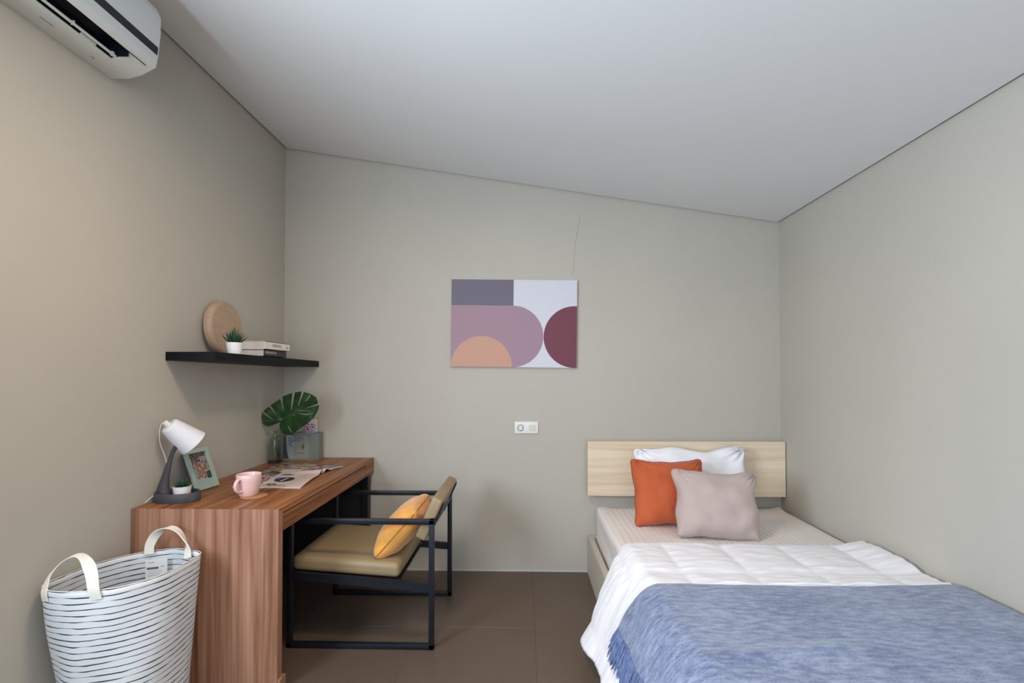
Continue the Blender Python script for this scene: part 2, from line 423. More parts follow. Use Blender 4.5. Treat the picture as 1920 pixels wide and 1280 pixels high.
# rear flat bar at arm height and bars under the seat
MB().box((-.452, NY + T, .575), (-.430, FY - T, .612), .002, 1).build('back_rail', BLACK, ch, smooth=False)
MB().box((BX0 + .005, NY + T, .325), (BX0 + .03, FY - T, .352), .002, 1).build('cross_bar', BLACK, ch, smooth=False)
MB().prism([(-1.11, .345), (-1.11, .352), (-.60, .318), (-.60, .309)], 'y', NY + T + .002, FY - T - .002).build('seat_pan', BLACK, ch, smooth=False)
def seatfn(v):   # v in unit-ish box: x length, y depth, z thickness
    x, y, z = v
    zz = z + .352 + .003 - (x + 1.11) * .067
    zz += .012 * sm(.0, .075, z) * (1 - ((y - 2.577) / .27) ** 2) * (1 - ((x + .86) / .26) ** 2)
    return (x, y, zz)
MB().rbox((-1.128, NY + T + .003, 0), (-.602, FY - T - .003, .072), .026, 8, 5, fn=seatfn).build('seat', LEATHER, ch)
def backfn(v):   # x thickness, y width, z height -> leaning back
    x, y, z = v; a = radians(24)
    return (-.505 + x * cos(a) + z * sin(a), y, .507 - x * sin(a) + z * cos(a))
MB().rbox((-.028, NY + T + .012, 0), (.028, FY - T - .012, .215), .014, 6, 4, fn=backfn).build('backrest', LEATHER, ch)
for y in (NY + .06, FY - .09):
    MB().box((.0285, y, .03), (.0355, y + .03, .2), fn=backfn).build('backrest_plate', BLACK, ch, smooth=False)

# ------------------------------------------------------------------ cushions
def cushion(name, w_, h_, t_, M, m, mp, label, cat='cushion', pinch=.07, n=44, seed=0, wr=.006, group=None, flat=.5, corner=0.055, edgew=0.0, slump=0.0):
    def sh(u, v, side):
        cr = (u * u * v * v) ** 9
        x = w_ / 2 * u * (1 - pinch * (1 - v * v) * abs(u) ** 2 - corner * cr); y = h_ / 2 * v * (1 - pinch * (1 - u * u) * abs(v) ** 2 - corner * cr)
        k = max(0, (1 - u ** 6) * (1 - v ** 6)) ** flat * (1 - .62 * (u * u + v * v) / 2 + .10 * u * u * v * v)
        z = t_ / 2 * k
        e = 1 - k
        z += wr * nz(u * 2.3 + seed, v * 2.3, side * 3) * (k > 0) * min(1, 3 * k)
        # radiating creases near corners
        z += wr * .8 * sin(14 * math.atan2(v - .95, u - .95 * (1 if u > 0 else -1)) ) * exp(-((abs(u) - .9) ** 2 + (abs(v) - .9) ** 2) / .07) * min(1, 4 * k)
        x += edgew * nz(v * 1.7 + seed, 2.2, 1) * abs(u) ** 6 * (1 if u > 0 else -1); y += edgew * nz(u * 1.9 + seed, 5.2, 1) * abs(v) ** 6
        y -= slump * (1 - u * u) * max(0, v) ** 2
        return Vector((x, y, z * side))
    mb = MB()
    def warp(t): return sin(t * pi / 2) if False else (abs(t) ** .75 * (1 if t > 0 else -1))
    for side in (1, -1):
        mb.grid(n, n, lambda a, b: M @ sh(warp(2 * a - 1), warp(2 * b - 1), side))
    loc = M @ Vector((0, -h_ / 2, 0))
    root = thing(name, label, cat, loc, group)
    o = mb.build('cover', m, root, angle=180)
    b = bmesh.new(); b.from_mesh(o.data); bmesh.ops.remove_doubles(b, verts=b.verts[:], dist=.0008); bmesh.ops.recalc_face_normals(b, faces=b.faces[:]); b.to_mesh(o.data); b.free(); o.data.shade_smooth()
    if mp:
        ring = []
        for k in range(4):
            for i in range(16):
                t = 2 * i / 16 - 1
                uv = [(t, -1), (1, t), (-t, 1), (-1, -t)][k]; ring.append(M @ sh(uv[0], uv[1], 1))
        MB().tube(ring, .0032, 6, closed=True).build('piping', mp, root)
    return root
def frame_matrix(c, xdir, ydir):
    x = Vector(xdir).normalized(); y = Vector(ydir); y = (y - x * y.dot(x)).normalized(); z = x.cross(y)
    M = Matrix((x, y, z)).transposed().to_4x4(); M.translation = Vector(c); return M
# mustard cushion on the chair: stands on its lower edge, leans on the back pad
cushion('cushion', .345, .310, .16, frame_matrix((-.628, 2.505, .524), (0, -1, 0), (.64, 0, .72)), YEL, YELP,
        'mustard yellow velvet cushion leaning on the armchair backrest', seed=3, pinch=.04, wr=.006)

# ------------------------------------------------------------------ bed
HX0, HX1 = .413, 1.683
hb = thing('headboard', 'pale oak headboard panel fixed to the back wall above the bed', 'headboard', (1.05, 3.19, .518))
MB().box((HX0, 3.146, .518), (HX1, 3.186, .872), .0015, 1).build('panel', OAK, hb, smooth=False)
MB().box((HX0 + .08, 3.186, .60), (HX1 - .08, 3.215, .80)).build('wall_cleat', PANELB, hb, smooth=False)

bd = thing('bed_frame', 'low pale laminate platform bed frame against the right wall', 'bed', (1.05, 2.2, 0))
fw = MB().box((.418, 1.17, .0), (.452, 3.208, .247), .001, 1); fw.build('side_panel', BEDF, bd, smooth=False)
MB().box((1.652, 1.17, 0), (1.686, 3.208, .247)).build('side_panel', BEDF, bd, smooth=False)
MB().box((.452, 3.174, 0), (1.652, 3.208, .247)).build('head_panel', BEDF, bd, smooth=False)
MB().box((.452, 1.17, 0), (1.652, 1.204, .247)).build('foot_panel', BEDF, bd, smooth=False)
MB().box((.452, 1.204, .15), (1.652, 3.174, .18)).build('slat_base', BEDF, bd, smooth=False)

# striped sateen fitted sheet over the mattress
def stripes(name, c1, c2, period, duty):
    m = bpy.data.materials.new(name); m.use_nodes = True; N = m.node_tree.nodes; Lk = m.node_tree.links; b = N['Principled BSDF']
    tc = N.new('ShaderNodeTexCoord'); sx = N.new('ShaderNodeSeparateXYZ'); Lk.new(tc.outputs['Object'], sx.inputs[0])
    ad = N.new('ShaderNodeMath'); ad.operation = 'ADD'; Lk.new(sx.outputs[0], ad.inputs[0]); Lk.new(sx.outputs[2], ad.inputs[1])
    d = N.new('ShaderNodeMath'); d.operation = 'DIVIDE'; d.inputs[1].default_value = period; Lk.new(ad.outputs[0], d.inputs[0])
    f = N.new('ShaderNodeMath'); f.operation = 'FRACT'; Lk.new(d.outputs[0], f.inputs[0])
    r = N.new('ShaderNodeValToRGB'); e = r.color_ramp.elements; e[0].position = duty - .08; e[0].color = L4(c1); e[1].position = duty + .08; e[1].color = L4(c2)
    Lk.new(f.outputs[0], r.inputs[0]); Lk.new(r.outputs[0], b.inputs['Base Color'])
    r2 = N.new('ShaderNodeValToRGB'); q = r2.color_ramp.elements; q[0].position = duty - .08; q[0].color = (.38, .38, .38, 1); q[1].position = duty + .08; q[1].color = (.8, .8, .8, 1)
    Lk.new(f.outputs[0], r2.inputs[0]); Lk.new(r2.outputs[0], b.inputs['Roughness'])
    n = N.new('ShaderNodeTexNoise'); n.inputs['Scale'].default_value = 16; Lk.new(tc.outputs['Object'], n.inputs['Vector'])
    bp = N.new('ShaderNodeBump'); bp.inputs['Distance'].default_value = .0018; Lk.new(n.outputs[0], bp.inputs['Height']); Lk.new(bp.outputs[0], b.inputs['Normal'])
    return m
SHEET = stripes('sateen_stripe', (240, 233, 229), (229, 220, 215), .034, .5)
def mfn(v):
    x, y, z = v
    top = sm(.36, .44, z)
    z += top * (.006 * nz(x * 5, y * 4) + .010 * exp(-((x - .50) ** 2 + (y - 3.16) ** 2) / .004) + .016 * exp(-((x - 1.655) ** 2 + (y - 3.165) ** 2) / .0015)
                - .006 * exp(-((y - 3.19) / .03) ** 2))
    side = 1 - sm(.47, .52, x)
    x += side * (.010 * (1 - ((z - .31) / .14) ** 2) - .012) + side * .005 * nz(y * 8, z * 14)
    return (x, y, z)
mt = MB().rbox((.474, 1.21, .181), (1.668, 3.188, .445), .038, 34, 5, fn=mfn)
tag(mt.build('mattress', SHEET, angle=180), 'mattress in a striped off-white fitted sheet on the low bed frame', 'mattress')

# duvet: cross section runs from the left hem over the bed to the right wall
def duv(s, y, lift=0.0, puff=True):
    """s in metres across the top, 0 at the bed's left shoulder; negative hangs down the side"""
    # arc-length table of the hanging side (X, Z)
    hemx = .285 + .035 * sm(2.2, 1.5, y) + .022 * nz(y * 5.2, 1.3) ; hemz = .085 + .03 * sm(2.3, 1.8, y)
    if s >= 0:
        x = .52 + s; z = .468
        if x > 1.50: z += .025 * sm(1.5, 1.66, x) * sm(1.95, 2.2, y)
        if x > 1.665: z -= (x - 1.665) * 6
        x = min(x, 1.682)
        z += .008 * sin(2.2 * x + 1) * sin(3 * y) * sm(0, .3, s)
    else:
        t = -s / .47
        a = Vector((.52, 0, .468)); b = Vector((.435, 0, .45)); c = Vector((.375, 0, .30)); d = Vector((hemx, 0, hemz))
        p = a * (1 - t) ** 3 + 3 * b * t * (1 - t) ** 2 + 3 * c * t * t * (1 - t) + d * t ** 3
        x, z = p.x, p.z
        x += .012 * sin(y * 17 + 1.5 * sin(y * 5)) * t * t
    X = .52 + s
    if puff:
        fx = abs(((X - .67 + .14) % .28) - .14) / .14; 
        ys = 2.06; fy = abs(((y - ys + .19) % .38) - .19) / .19
        pf = (1 - (1 - min(1, fx * 1.0)) ** 4) * (1 - (1 - min(1, fy)) ** 4)
        h = .011 * pf + .004 * nz(X * 9, y * 22, 2) + .0025 * nz(X * 16, y * 46, 7)
    else:
        h = .016 + .003 * nz(X * 9, y * 10, 4)
    h += lift
    # rough normal
    if s >= 0: nrm = Vector((0, 0, 1))
    else:
        t = -s / .47; nrm = Vector((-sin(min(1.35, t * 2.2)), 0, cos(min(1.35, t * 2.2))))
    return Vector((x, y, z)) + nrm * h
SL, SR = -.47, 1.165
def yhead(s):    # head-side edge line: pulled towards the foot as it hangs
    return 2.445 - (.175 * sm(0, 1, (-s) / .47) if s < 0 else 0) + .008 * sin(s * 9)
def dpos(u, v):
    s = SL + (SR - SL) * u
    ye = yhead(s); y = 1.14 + (ye - 1.14) * v
    p = duv(s, y)
    e = ye - y                      # round the head edge over
    if e < .035:
        k = 1 - e / .035; p.z -= .040 * k * k * (1 if s > -.05 else .3)
        if s <= -.05: p.x += .02 * k * k
    return p
dv = MB().grid(190, 170, dpos)
o = dv.build('duvet', DUVET, angle=180, rec=False)
o.modifiers.new('s', 'SOLIDIFY').thickness = .012; o.modifiers['s'].offset = -1
tag(o, 'white quilted duvet spread over the lower bed, hanging over its left side', 'duvet')
# stitched lines of the quilting
def seam(pts, r, parent, nm='stitch_line'):
    return MB().tube(pts, r, 6).build(nm, SEAMW, parent)
for X in (.39, .67, .95, 1.23, 1.51):
    pts = []
    for k in range(40):
        y = 1.92 + (2.43 - 1.92) * k / 39; s = X - .52
        if y < yhead(s) - .012: pts.append(duv(s, y) + Vector((0, 0, .0002)))
    seam(pts, .0012, o)
for Y in (2.06,):
    seam([duv(-.45 + 1.60 * k / 90, Y) + Vector((0, 0, .0002)) for k in range(91)], .0012, o)
# doubled hem of the turned-back flap, just above the throw
for yy, rr in ((1.928, .0075), (1.912, .006)):
    MB().tube([duv(-.10 + 1.24 * k / 90, yy + .004 * sin(k * .5), .0) + Vector((0, 0, .001 + .003 * nz(k * .35, yy * 9))) for k in range(91)], rr, 8).build('hem', DUVET, o)

# blue chenille throw
def throw_mat():
    m = bpy.data.materials.new('blue_chenille'); m.use_nodes = True; N = m.node_tree.nodes; Lk = m.node_tree.links; b = N['Principled BSDF']
    b.inputs['Roughness'].default_value = .9; b.inputs['Sheen Weight'].default_value = .35; b.inputs['Specular IOR Level'].default_value = .2
    tc = N.new('ShaderNodeTexCoord')
    def n(sc, st, det=4):
        mp = N.new('ShaderNodeMapping'); mp.inputs['Scale'].default_value = st; Lk.new(tc.outputs['UV'], mp.inputs[0])
        q = N.new('ShaderNodeTexNoise'); q.inputs['Scale'].default_value = sc; q.inputs['Detail'].default_value = det; Lk.new(mp.outputs[0], q.inputs['Vector']); return q
    a = n(1, (20, 62, 1), 6); c = n(1, (110, 300, 1), 3); d = n(1, (3.5, 6, 1), 3)
    m1 = N.new('ShaderNodeMath'); m1.operation = 'MULTIPLY_ADD'; m1.inputs[1].default_value = .5
    Lk.new(c.outputs[0], m1.inputs[0])
    m0 = N.new('ShaderNodeMath'); m0.operation = 'MULTIPLY'; m0.inputs[1].default_value = .75; Lk.new(a.outputs[0], m0.inputs[0]); Lk.new(m0.outputs[0], m1.inputs[2])
    m2 = N.new('ShaderNodeMath'); m2.operation = 'MULTIPLY_ADD'; m2.inputs[1].default_value = .4; Lk.new(d.outputs[0], m2.inputs[0]); Lk.new(m1.outputs[0], m2.inputs[2])
    r = N.new('ShaderNodeValToRGB'); e = r.color_ramp.elements; e[0].position = .60; e[0].color = L4((74, 86, 118)); e[1].position = 1.0; e[1].color = L4((148, 158, 182))
    k = e.new(.76); k.color = L4((105, 118, 150))
    Lk.new(m2.outputs[0], r.inputs[0]); Lk.new(r.outputs[0], b.inputs['Base Color'])
    bp = N.new('ShaderNodeBump'); bp.inputs['Distance'].default_value = .003; Lk.new(m1.outputs[0], bp.inputs['Height']); Lk.new(bp.outputs[0], b.inputs['Normal'])
    return m
THROW = throw_mat()
def tL(y): return -.275 + .02 * sm(1.80, 1.30, y) + .006 * sin(y * 23)      # how far the throw's left hem hangs
def tpos(u, v):
    y = 1.13 + (1.893 - 1.13) * v + .006 * sin(u * 7)
    s0 = tL(y); s = s0 + (1.150 - s0) * u
    p = duv(s, y, .006, False)
    e = (1 - v) * .76
    if e < .012: p.z -= .010 * (1 - e / .012) ** 2
    p.z += .006 * max(0, nz(s * 2.4, y * 3.1, 9)) + .010 * exp(-((y - 1.40 - .12 * s) / .03) ** 2) * sm(-.1, .1, s) * (1 - sm(.35, .6, s))
    return p
def tuv(u, v): return (u * 1.45, v * .76)
th = MB().grid(150, 90, tpos, uv=tuv)
tb = th.build('throw_blanket', THROW, angle=180, rec=False)
tb.modifiers.new('s', 'SOLIDIFY').thickness = .006; tb.modifiers['s'].offset = 1
tag(tb, 'heathered blue chenille throw with fringed end, across the foot of the bed', 'blanket')
fm = MB(); random.seed(3)
FR = mat('fringe_blue', (96, 112, 152), .95, var=.3, vscale=40, sheen=.3)
for i in range(560):
    y = 1.135 + .745 * i / 559 + random.uniform(-.002, .002)
    s0 = tL(y); ln = random.uniform(.06, .105); ph = random.uniform(0, 6); dy = random.uniform(-.02, .02); lf = random.uniform(.004, .016)
    pts = [duv(s0 + .006 - ln * k / 6, y + dy * k / 6 + .003 * sin(ph + k), lf, False) for k in range(7)]
    fm.tube(pts, [.0022, .0028, .0024, .0028, .0024, .0026, .0012], 5)
fo = fm.build('fringe', FR, tb); fo['kind'] = 'stuff'

# pillow and cushions on the bed
PIL = mat('pillow_cotton', (240, 240, 244), .9, bump=.0012, bscale=12, sheen=.1)
cushion('pillow', .70, .42, .17, frame_matrix((1.035, 3.005, .655), (1, 0, 0), (0, .30, 1)), PIL, None,
        'plain white pillow standing against the pale headboard, behind two cushions', 'pillow', pinch=.035, seed=5, wr=.03, edgew=.03, slump=.018)
cushion('cushion', .430, .385, .17, frame_matrix((.832, 2.80, .632), (1, .06, -.015), (0.02, .30, 1)), ORANGE, ORANGEP,
        'burnt orange velvet cushion leaning on the white pillow', seed=9, pinch=.085, wr=.014, edgew=.02, slump=.012)
cushion('cushion', .450, .362, .18, frame_matrix((1.025, 2.605, .612), (1, -.03, -.055), (-.06, .40, 1)), MAUVE, MAUVEP,
        'pale mauve velvet cushion in front of the orange one', seed=14, pinch=.09, wr=.013, edgew=.016)

# ------------------------------------------------------------------ picture on the back wall
Mp = frame_matrix((-.070, 3.193, 1.648), (1, 0, -.0135), (0.0, 0, 1))
Mp = Matrix.Translation((0, 0, 0)) @ Mp
W, Hh = .838, .583
pc = thing('wall_art', 'frameless abstract print of rounded mauve, maroon and peach shapes on the back wall', 'picture', (-.07, 3.193, 1.357))
cv = MB().box((-W / 2, -Hh / 2, -.022), (W / 2, Hh / 2, 0), M=Mp); cv.build('board', mat('art_white', (208, 208, 218), .6), pc, smooth=False)
def shape(name, pts, col, dz):
    mb = MB(); n = len(pts)
    mb.add([(x, y, dz) for x, y in pts] + [(x, y, .0001) for x, y in pts], [tuple(range(n))] + [(i, n + i, n + (i + 1) % n, (i + 1) % n) for i in range(n)], 0, Mp)
    return mb.build(name, mat('art_' + name, col, .6), pc, smooth=False)
x0, y0 = -W / 2, -Hh / 2; sx = W / 835; 
ya = y0 + Hh * (740 - 327) / 587; R = (ya - y0) / 2; xm = x0 + W * (582 - 168) / 835
shape('slate_block', [(x0, ya), (xm, ya), (xm, -y0), (x0, -y0)], (106, 101, 118), .0004)
cx = x0 + W * (783 - 168) / 835 - R
shape('mauve_shape', [(x0, y0), (cx, y0)] + [(cx + R * sin(a), y0 + R - R * cos(a)) for a in [pi * k / 40 for k in range(1, 40)]] + [(cx, ya), (x0, ya)], (158, 130, 144), .0006)
cx2 = x0 + W * (785 - 168) / 835 + R
a0 = math.acos(max(-1, min(1, (-x0 - cx2) / R))) if (-x0 - cx2) < R else 0
shape('maroon_disc', [(cx2 + R * cos(a0 + (2 * pi - 2 * a0) * k / 60), y0 + R + R * sin(a0 + (2 * pi - 2 * a0) * k / 60)) for k in range(61)], (112, 58, 72), .0005)
r3 = (573 - 164) / 2 * sx; cx3 = x0 + r3
shape('peach_arch', [(cx3 + r3 * cos(pi * k / 50), y0 + r3 * sin(pi * k / 50)) for k in range(51)], (194, 150, 130), .0008)

# ------------------------------------------------------------------ socket plate
so = thing('wall_socket', 'white double wall plate with round socket and switch on the back wall', 'socket', (.0145, 3.21, .915))
MB().box((-.064, 3.206, .915), (.093, 3.216, .993), .002, 2).build('plate', WPL, so)
s_ = MB(); Mr = Matrix.Translation((-.025, 3.206, .953)) @ Matrix.Rotation(pi / 2, 4, 'X')
s_.lathe([(.0215, 0), (.0215, .0025), (.0185, .0025), (.0175, .0002)], (0, 0, 0), 30, M=Mr, caps=False); s_.build('socket_ring', SOCKD, so)
MB().lathe([(.0180, .0004), (.0001, .0004)], (0, 0, 0), 30, M=Mr, caps=False).build('socket_face', WPL, so)
for dx in (-.0095, .0095):
    MB().lathe([(.003, .0010), (.0001, .0010)], (dx, 0, 0), 12, M=Mr, caps=False).build('pin_hole', ACD, so)
MB().box((-.028, 3.2035, .9345), (-.022, 3.206, .9375)).build('earth_clip', SOCKD, so, smooth=False)
MB().box((.032, 3.2025, .935), (.074, 3.2062, .972), .001, 1).build('switch', CREAM, so)

# ------------------------------------------------------------------ wall shelf and what stands on it
shf = MB().box((-1.63, 2.139, 0), (-1.402, 3.216, .0395), .0008, 1, fn=lambda v: (v[0] + max(0, (v[1] - 2.14)) * .011 * (v[0] > -1.5), v[1], v[2] + 1.369 - (v[1] - 2.14) * .0095))
tag(shf.build('wall_shelf', SHELFB, smooth=False), 'black floating shelf on the left wall near the corner', 'shelf')
ST = lambda y: 1.4089 - (y - 2.14) * .0095
# wooden disc leaning on the wall
zc = ST(2.50) + .1445
Md = Matrix.Translation((-1.592, 2.505, zc + .0005)) @ Matrix.Rotation(radians(90 - 4), 4, 'Y')
dsk = MB().lathe([(.0001, -.022), (.136, -.022), (.1425, -.016), (.1435, .004), (.139, .014), (.128, .020), (.0001, .020)], (0, 0, 0), 64, M=Md)
tag(dsk.build('wooden_board', DISCW, angle=25), 'round pale wooden board leaning on the wall on the black shelf', 'board')
def succulent(name, c, rt, rb, h, leaves, ll, label, spread, lw):
    t = thing(name, label, 'plant', c)
    MB().lathe([(rb, 0), (rt, h), (rt - .003, h), (rt - .004, h - .008), (.0001, h - .008)], c, 28).build('pot', WCER, t)
    MB().lathe([(rt - .004, h - .0075), (.0001, h - .004)], c, 20).build('soil', SOIL, t)
    f = MB()
    for i in range(leaves):
        a = i * 2.39996; k = i / leaves; tilt = radians(12 + spread * k ** .8) ; L = ll * (1.0 - .12 * k) * random.uniform(.88, 1.05)
        d = Vector((cos(a), sin(a), 0)); base = Vector(c) + Vector((0, 0, h - .006)) + d * .008 * k
        side = Vector((-sin(a), cos(a), 0)); pts = []
        for q in range(7):
            s = q / 6; ang = tilt - radians(22) * s
            p = base + d * sin(ang) * L * s + Vector((0, 0, cos(ang) * L * s)); wd = lw * (sin(pi * min(1, (s * .8 + .22))) ** .8) * (1 - s ** 3)
            pts.append((p, max(wd, .0003)))
        o_ = len(f.v)
        for p, wd in pts:
            nn = side.cross((pts[-1][0] - pts[0][0]).normalized())
            f.v += [p - side * wd, p - nn * wd * .45, p + side * wd, p + nn * wd * .35]
        for q in range(6):
            for j in range(4):
                f.f.append((o_ + q * 4 + j, o_ + q * 4 + (j + 1) % 4, o_ + q * 4 + 4 + (j + 1) % 4, o_ + q * 4 + 4 + j)); f.mi.append(0)
    f.build('foliage', SUCC, t)
    return t
random.seed(5)
succulent('potted_succulent', (-1.432, 2.335, ST(2.335)), .038, .029, .056, 44, .084, 'spiky green succulent in a white pot beside the books on the black shelf', 66, .0062)
def book(name, x0, x1, y0, y1, z0, z1, cov, label):
    t = thing(name, label, 'book', ((x0 + x1) / 2, (y0 + y1) / 2, z0), 'books stacked on the black shelf')
    MB().box((x0, y0, z0), (x1, y1, z0 + .0022)).box((x0, y0, z1 - .0022), (x1, y1, z1)).box((x1 - .003, y0, z0), (x1, y1, z1)).build('cover', cov, t, smooth=False)
    MB().box((x0 + .004, y0 + .002, z0 + .0022), (x1 - .003, y1 - .002, z1 - .0022)).build('page_block', PAGES, t, smooth=False)
    return t
zb = ST(2.5)
b1 = book('book', -1.592, -1.393, 2.535, 2.775, zb - .0005, zb + .036, BDARK, 'dark-spined hardback, the lower of two books on the black shelf')
b2 = book('book', -1.588, -1.385, 2.530, 2.800, zb + .0365, zb + .079, BWHITE, 'white hardback lying on top of the dark-spined book on the shelf')
def spine(s, size, m, x, y, z, p):
    text(s, 'spine_title', size, m, Matrix.Translation((x, y, z)) @ Matrix.Rotation(pi / 2, 4, 'Z') @ Matrix.Rotation(pi / 2, 4, 'X'), p)
spine('HEIDIFOLD', .020, INK, -1.3848, 2.655, zb + .059, b2)
spine('KEIDENHOUS', .019, INKW, -1.3928, 2.605, zb + .020, b1)
MB().prism([(2.762, zb + .050), (2.775, zb + .052), (2.773, zb + .066)], 'x', -1.3852, -1.3846).build('publisher_mark', INK, b2, smooth=False)

# ------------------------------------------------------------------ things on the desk
# desk lamp
lp = thing('desk_lamp', 'small desk lamp with white shade and dark grey tray base, near end of the desk', 'lamp', (-1.53, 2.09, DZ))
MB().lathe([(.094, 0), (.097, .004), (.095, .036), (.092, .040), (.088, .040), (.085, .036), (.083, .012), (.0001, .012)], (-1.53, 2.09, DZ), 48, sy=.68).build('base', LGREY, lp)
ap = catmull([(-1.592, 2.09, .756), (-1.594, 2.09, .80), (-1.583, 2.09, .860), (-1.566, 2.09, .925), (-1.551, 2.09, .968), (-1.532, 2.09, .993), (-1.520, 2.09, 1.000)], 6)
rs = [interp([(0, .034), (.12, .029), (.3, .0175), (.5, .0100), (.7, .0090), (.86, .0150), (1, .017)], i / (len(ap) - 1)) for i in range(len(ap))]
MB().tube(ap, rs, 20, ell=((0, 1, 0), .7)).build('arm', LGREY, lp)
ax0 = Vector((-1.5586, 2.070, 1.0833)); ax1 = Vector((-1.496, 2.140, .995)); zd = (ax1 - ax0).normalized()
Ms = zd.to_track_quat('Z', 'Y').to_matrix().to_4x4(); Ms.translation = ax0; LL = (ax1 - ax0).length
MB().lathe([(.0001, 0), (.033, 0), (.0375, .004), (.040, .012), (.0625, LL), (.0605, LL), (.037, .013), (.034, .006), (.0001, .005)], (0, 0, 0), 48, M=Ms).build('lamp_shade', LSH, lp)
MB().lathe([(.010, -.022), (.012, -.020), (.012, 0), (.012, .002)], (0, 0, 0), 20, M=Ms).build('cord_grip', CORD, lp)
MB().lathe([(.013, .006), (.013, .04), (.022, .06), (.026, .08), (.018, .10), (.0001, .105)], (0, 0, 0), 20, M=Ms).build('bulb', LSH, lp)
cp = catmull([ax0 - zd * .02, (-1.588, 2.10, 1.096), (-1.612, 2.10, 1.088), (-1.622, 2.10, 1.055), (-1.619, 2.10, 1.00), (-1.606, 2.11, .945), (-1.598, 2.115, .90), (-1.603, 2.12, .85), (-1.615, 2.10, .795), (-1.6255, 2.055, .766), (-1.627, 2.03, .753)], 8)
MB().tube(cp, .0022, 8).build('cord', CORD, lp)
random.seed(8)
succulent('potted_succulent', (-1.508, 2.088, DZ + .0125), .0365, .029, .052, 30, .046, 'dark green succulent in a white pot standing in the lamp tray', 74, .0075)

# photo frame leaning on the wall
BL = Vector((-1.545, 2.222, DZ + .0015)); BR = Vector((-1.533, 2.372, DZ + .0015)); TL = Vector((-1.617, 2.200, .940))
U = BR - BL; V = TL - BL; Wf = U.length; Hf = V.length
pf_ = thing('photo_frame', 'mint green photo frame leaning back behind the desk lamp', 'picture frame', (BL + BR) / 2)
Mf = frame_matrix(BL, U, V)
t = .021; fr = MB()
for a, b in (((0, 0), (Wf, t * 1.3)), ((0, Hf - t), (Wf, Hf)), ((0, t * 1.3), (t, Hf - t)), ((Wf - t, t * 1.3), (Wf, Hf - t))):
    fr.box((a[0], a[1], 0), (b[0], b[1], .013), .001, 1, M=Mf)
fr.build('frame', MINT, pf_, smooth=False)
MB().box((.002, .002, -.004), (Wf - .002, Hf - .002, 0), M=Mf).build('back', DARKB, pf_, smooth=False)
def photo(u, v):
    n = nz(u * 7, v * 9, 1); n2 = nz(u * 15, v * 18, 4)
    if v < .13 + .06 * (1 - u): c = (150, 170, 170)
    elif v > .68: 
        c = (58, 44, 42) if n > -.05 else (84, 68, 66)
        if n2 > .28 and v < .85: c = (196, 176, 170)
        if u > .6 and .72 < v < .86: c = (140, 126, 132)
    elif u > .75 and v < .36: c = (44, 46, 54)
    else:
        c = (150, 104, 80) if n > .05 else (120, 104, 98)
        if n > .32: c = (196, 150, 128)
        if n2 < -.3: c = (74, 56, 50)
        if v < .30 and n2 > .22: c = (206, 166, 140)
        if u < .22 and v < .5: c = (132, 146, 148)
    return lin(c)
ph = MB().grid(36, 52, lambda u, v: Mf @ Vector((t + (Wf - 2 * t) * u, t * 1.3 + (Hf - 2.3 * t) * v, .004)), paint=photo)
ph.build('photo', PHOTO, pf_, smooth=False, rec=False)

# mug and coaster
tag(MB().lathe([(.056, 0), (.058, .001), (.058, .004), (.056, .005), (.0001, .005)], (-1.232, 2.168, DZ), 48).build('coaster', COAST), 'round brown coaster under the pink mug', 'coaster')
mg = thing('mug', 'pale pink mug with a side handle on the desk', 'mug', (-1.259, 2.172, DZ + .0055))
MB().lathe([(.0001, .0), (.036, 0), (.040, .004), (.0465, .035), (.051, .070), (.0525, .094), (.0512, .0965), (.0498, .094), (.0480, .070), (.043, .03), (.036, .008), (.0001, .007)], (-1.259, 2.172, DZ + .0055), 56).build('cup', PINK, mg)
hd = Vector((-.22, -.98, 0)).normalized(); cc = Vector((-1.259, 2.172, DZ + .0055))
hp = catmull([cc + hd * .048 + Vector((0, 0, .078)), cc + hd * .066 + Vector((0, 0, .078)), cc + hd * .078 + Vector((0, 0, .060)), cc + hd * .074 + Vector((0, 0, .038)), cc + hd * .058 + Vector((0, 0, .024)), cc + hd * .043 + Vector((0, 0, .026))], 6)
MB().tube(hp, .0062, 12, ell=((-hd.y, hd.x, 0), 1.35)).build('handle', PINK, mg)

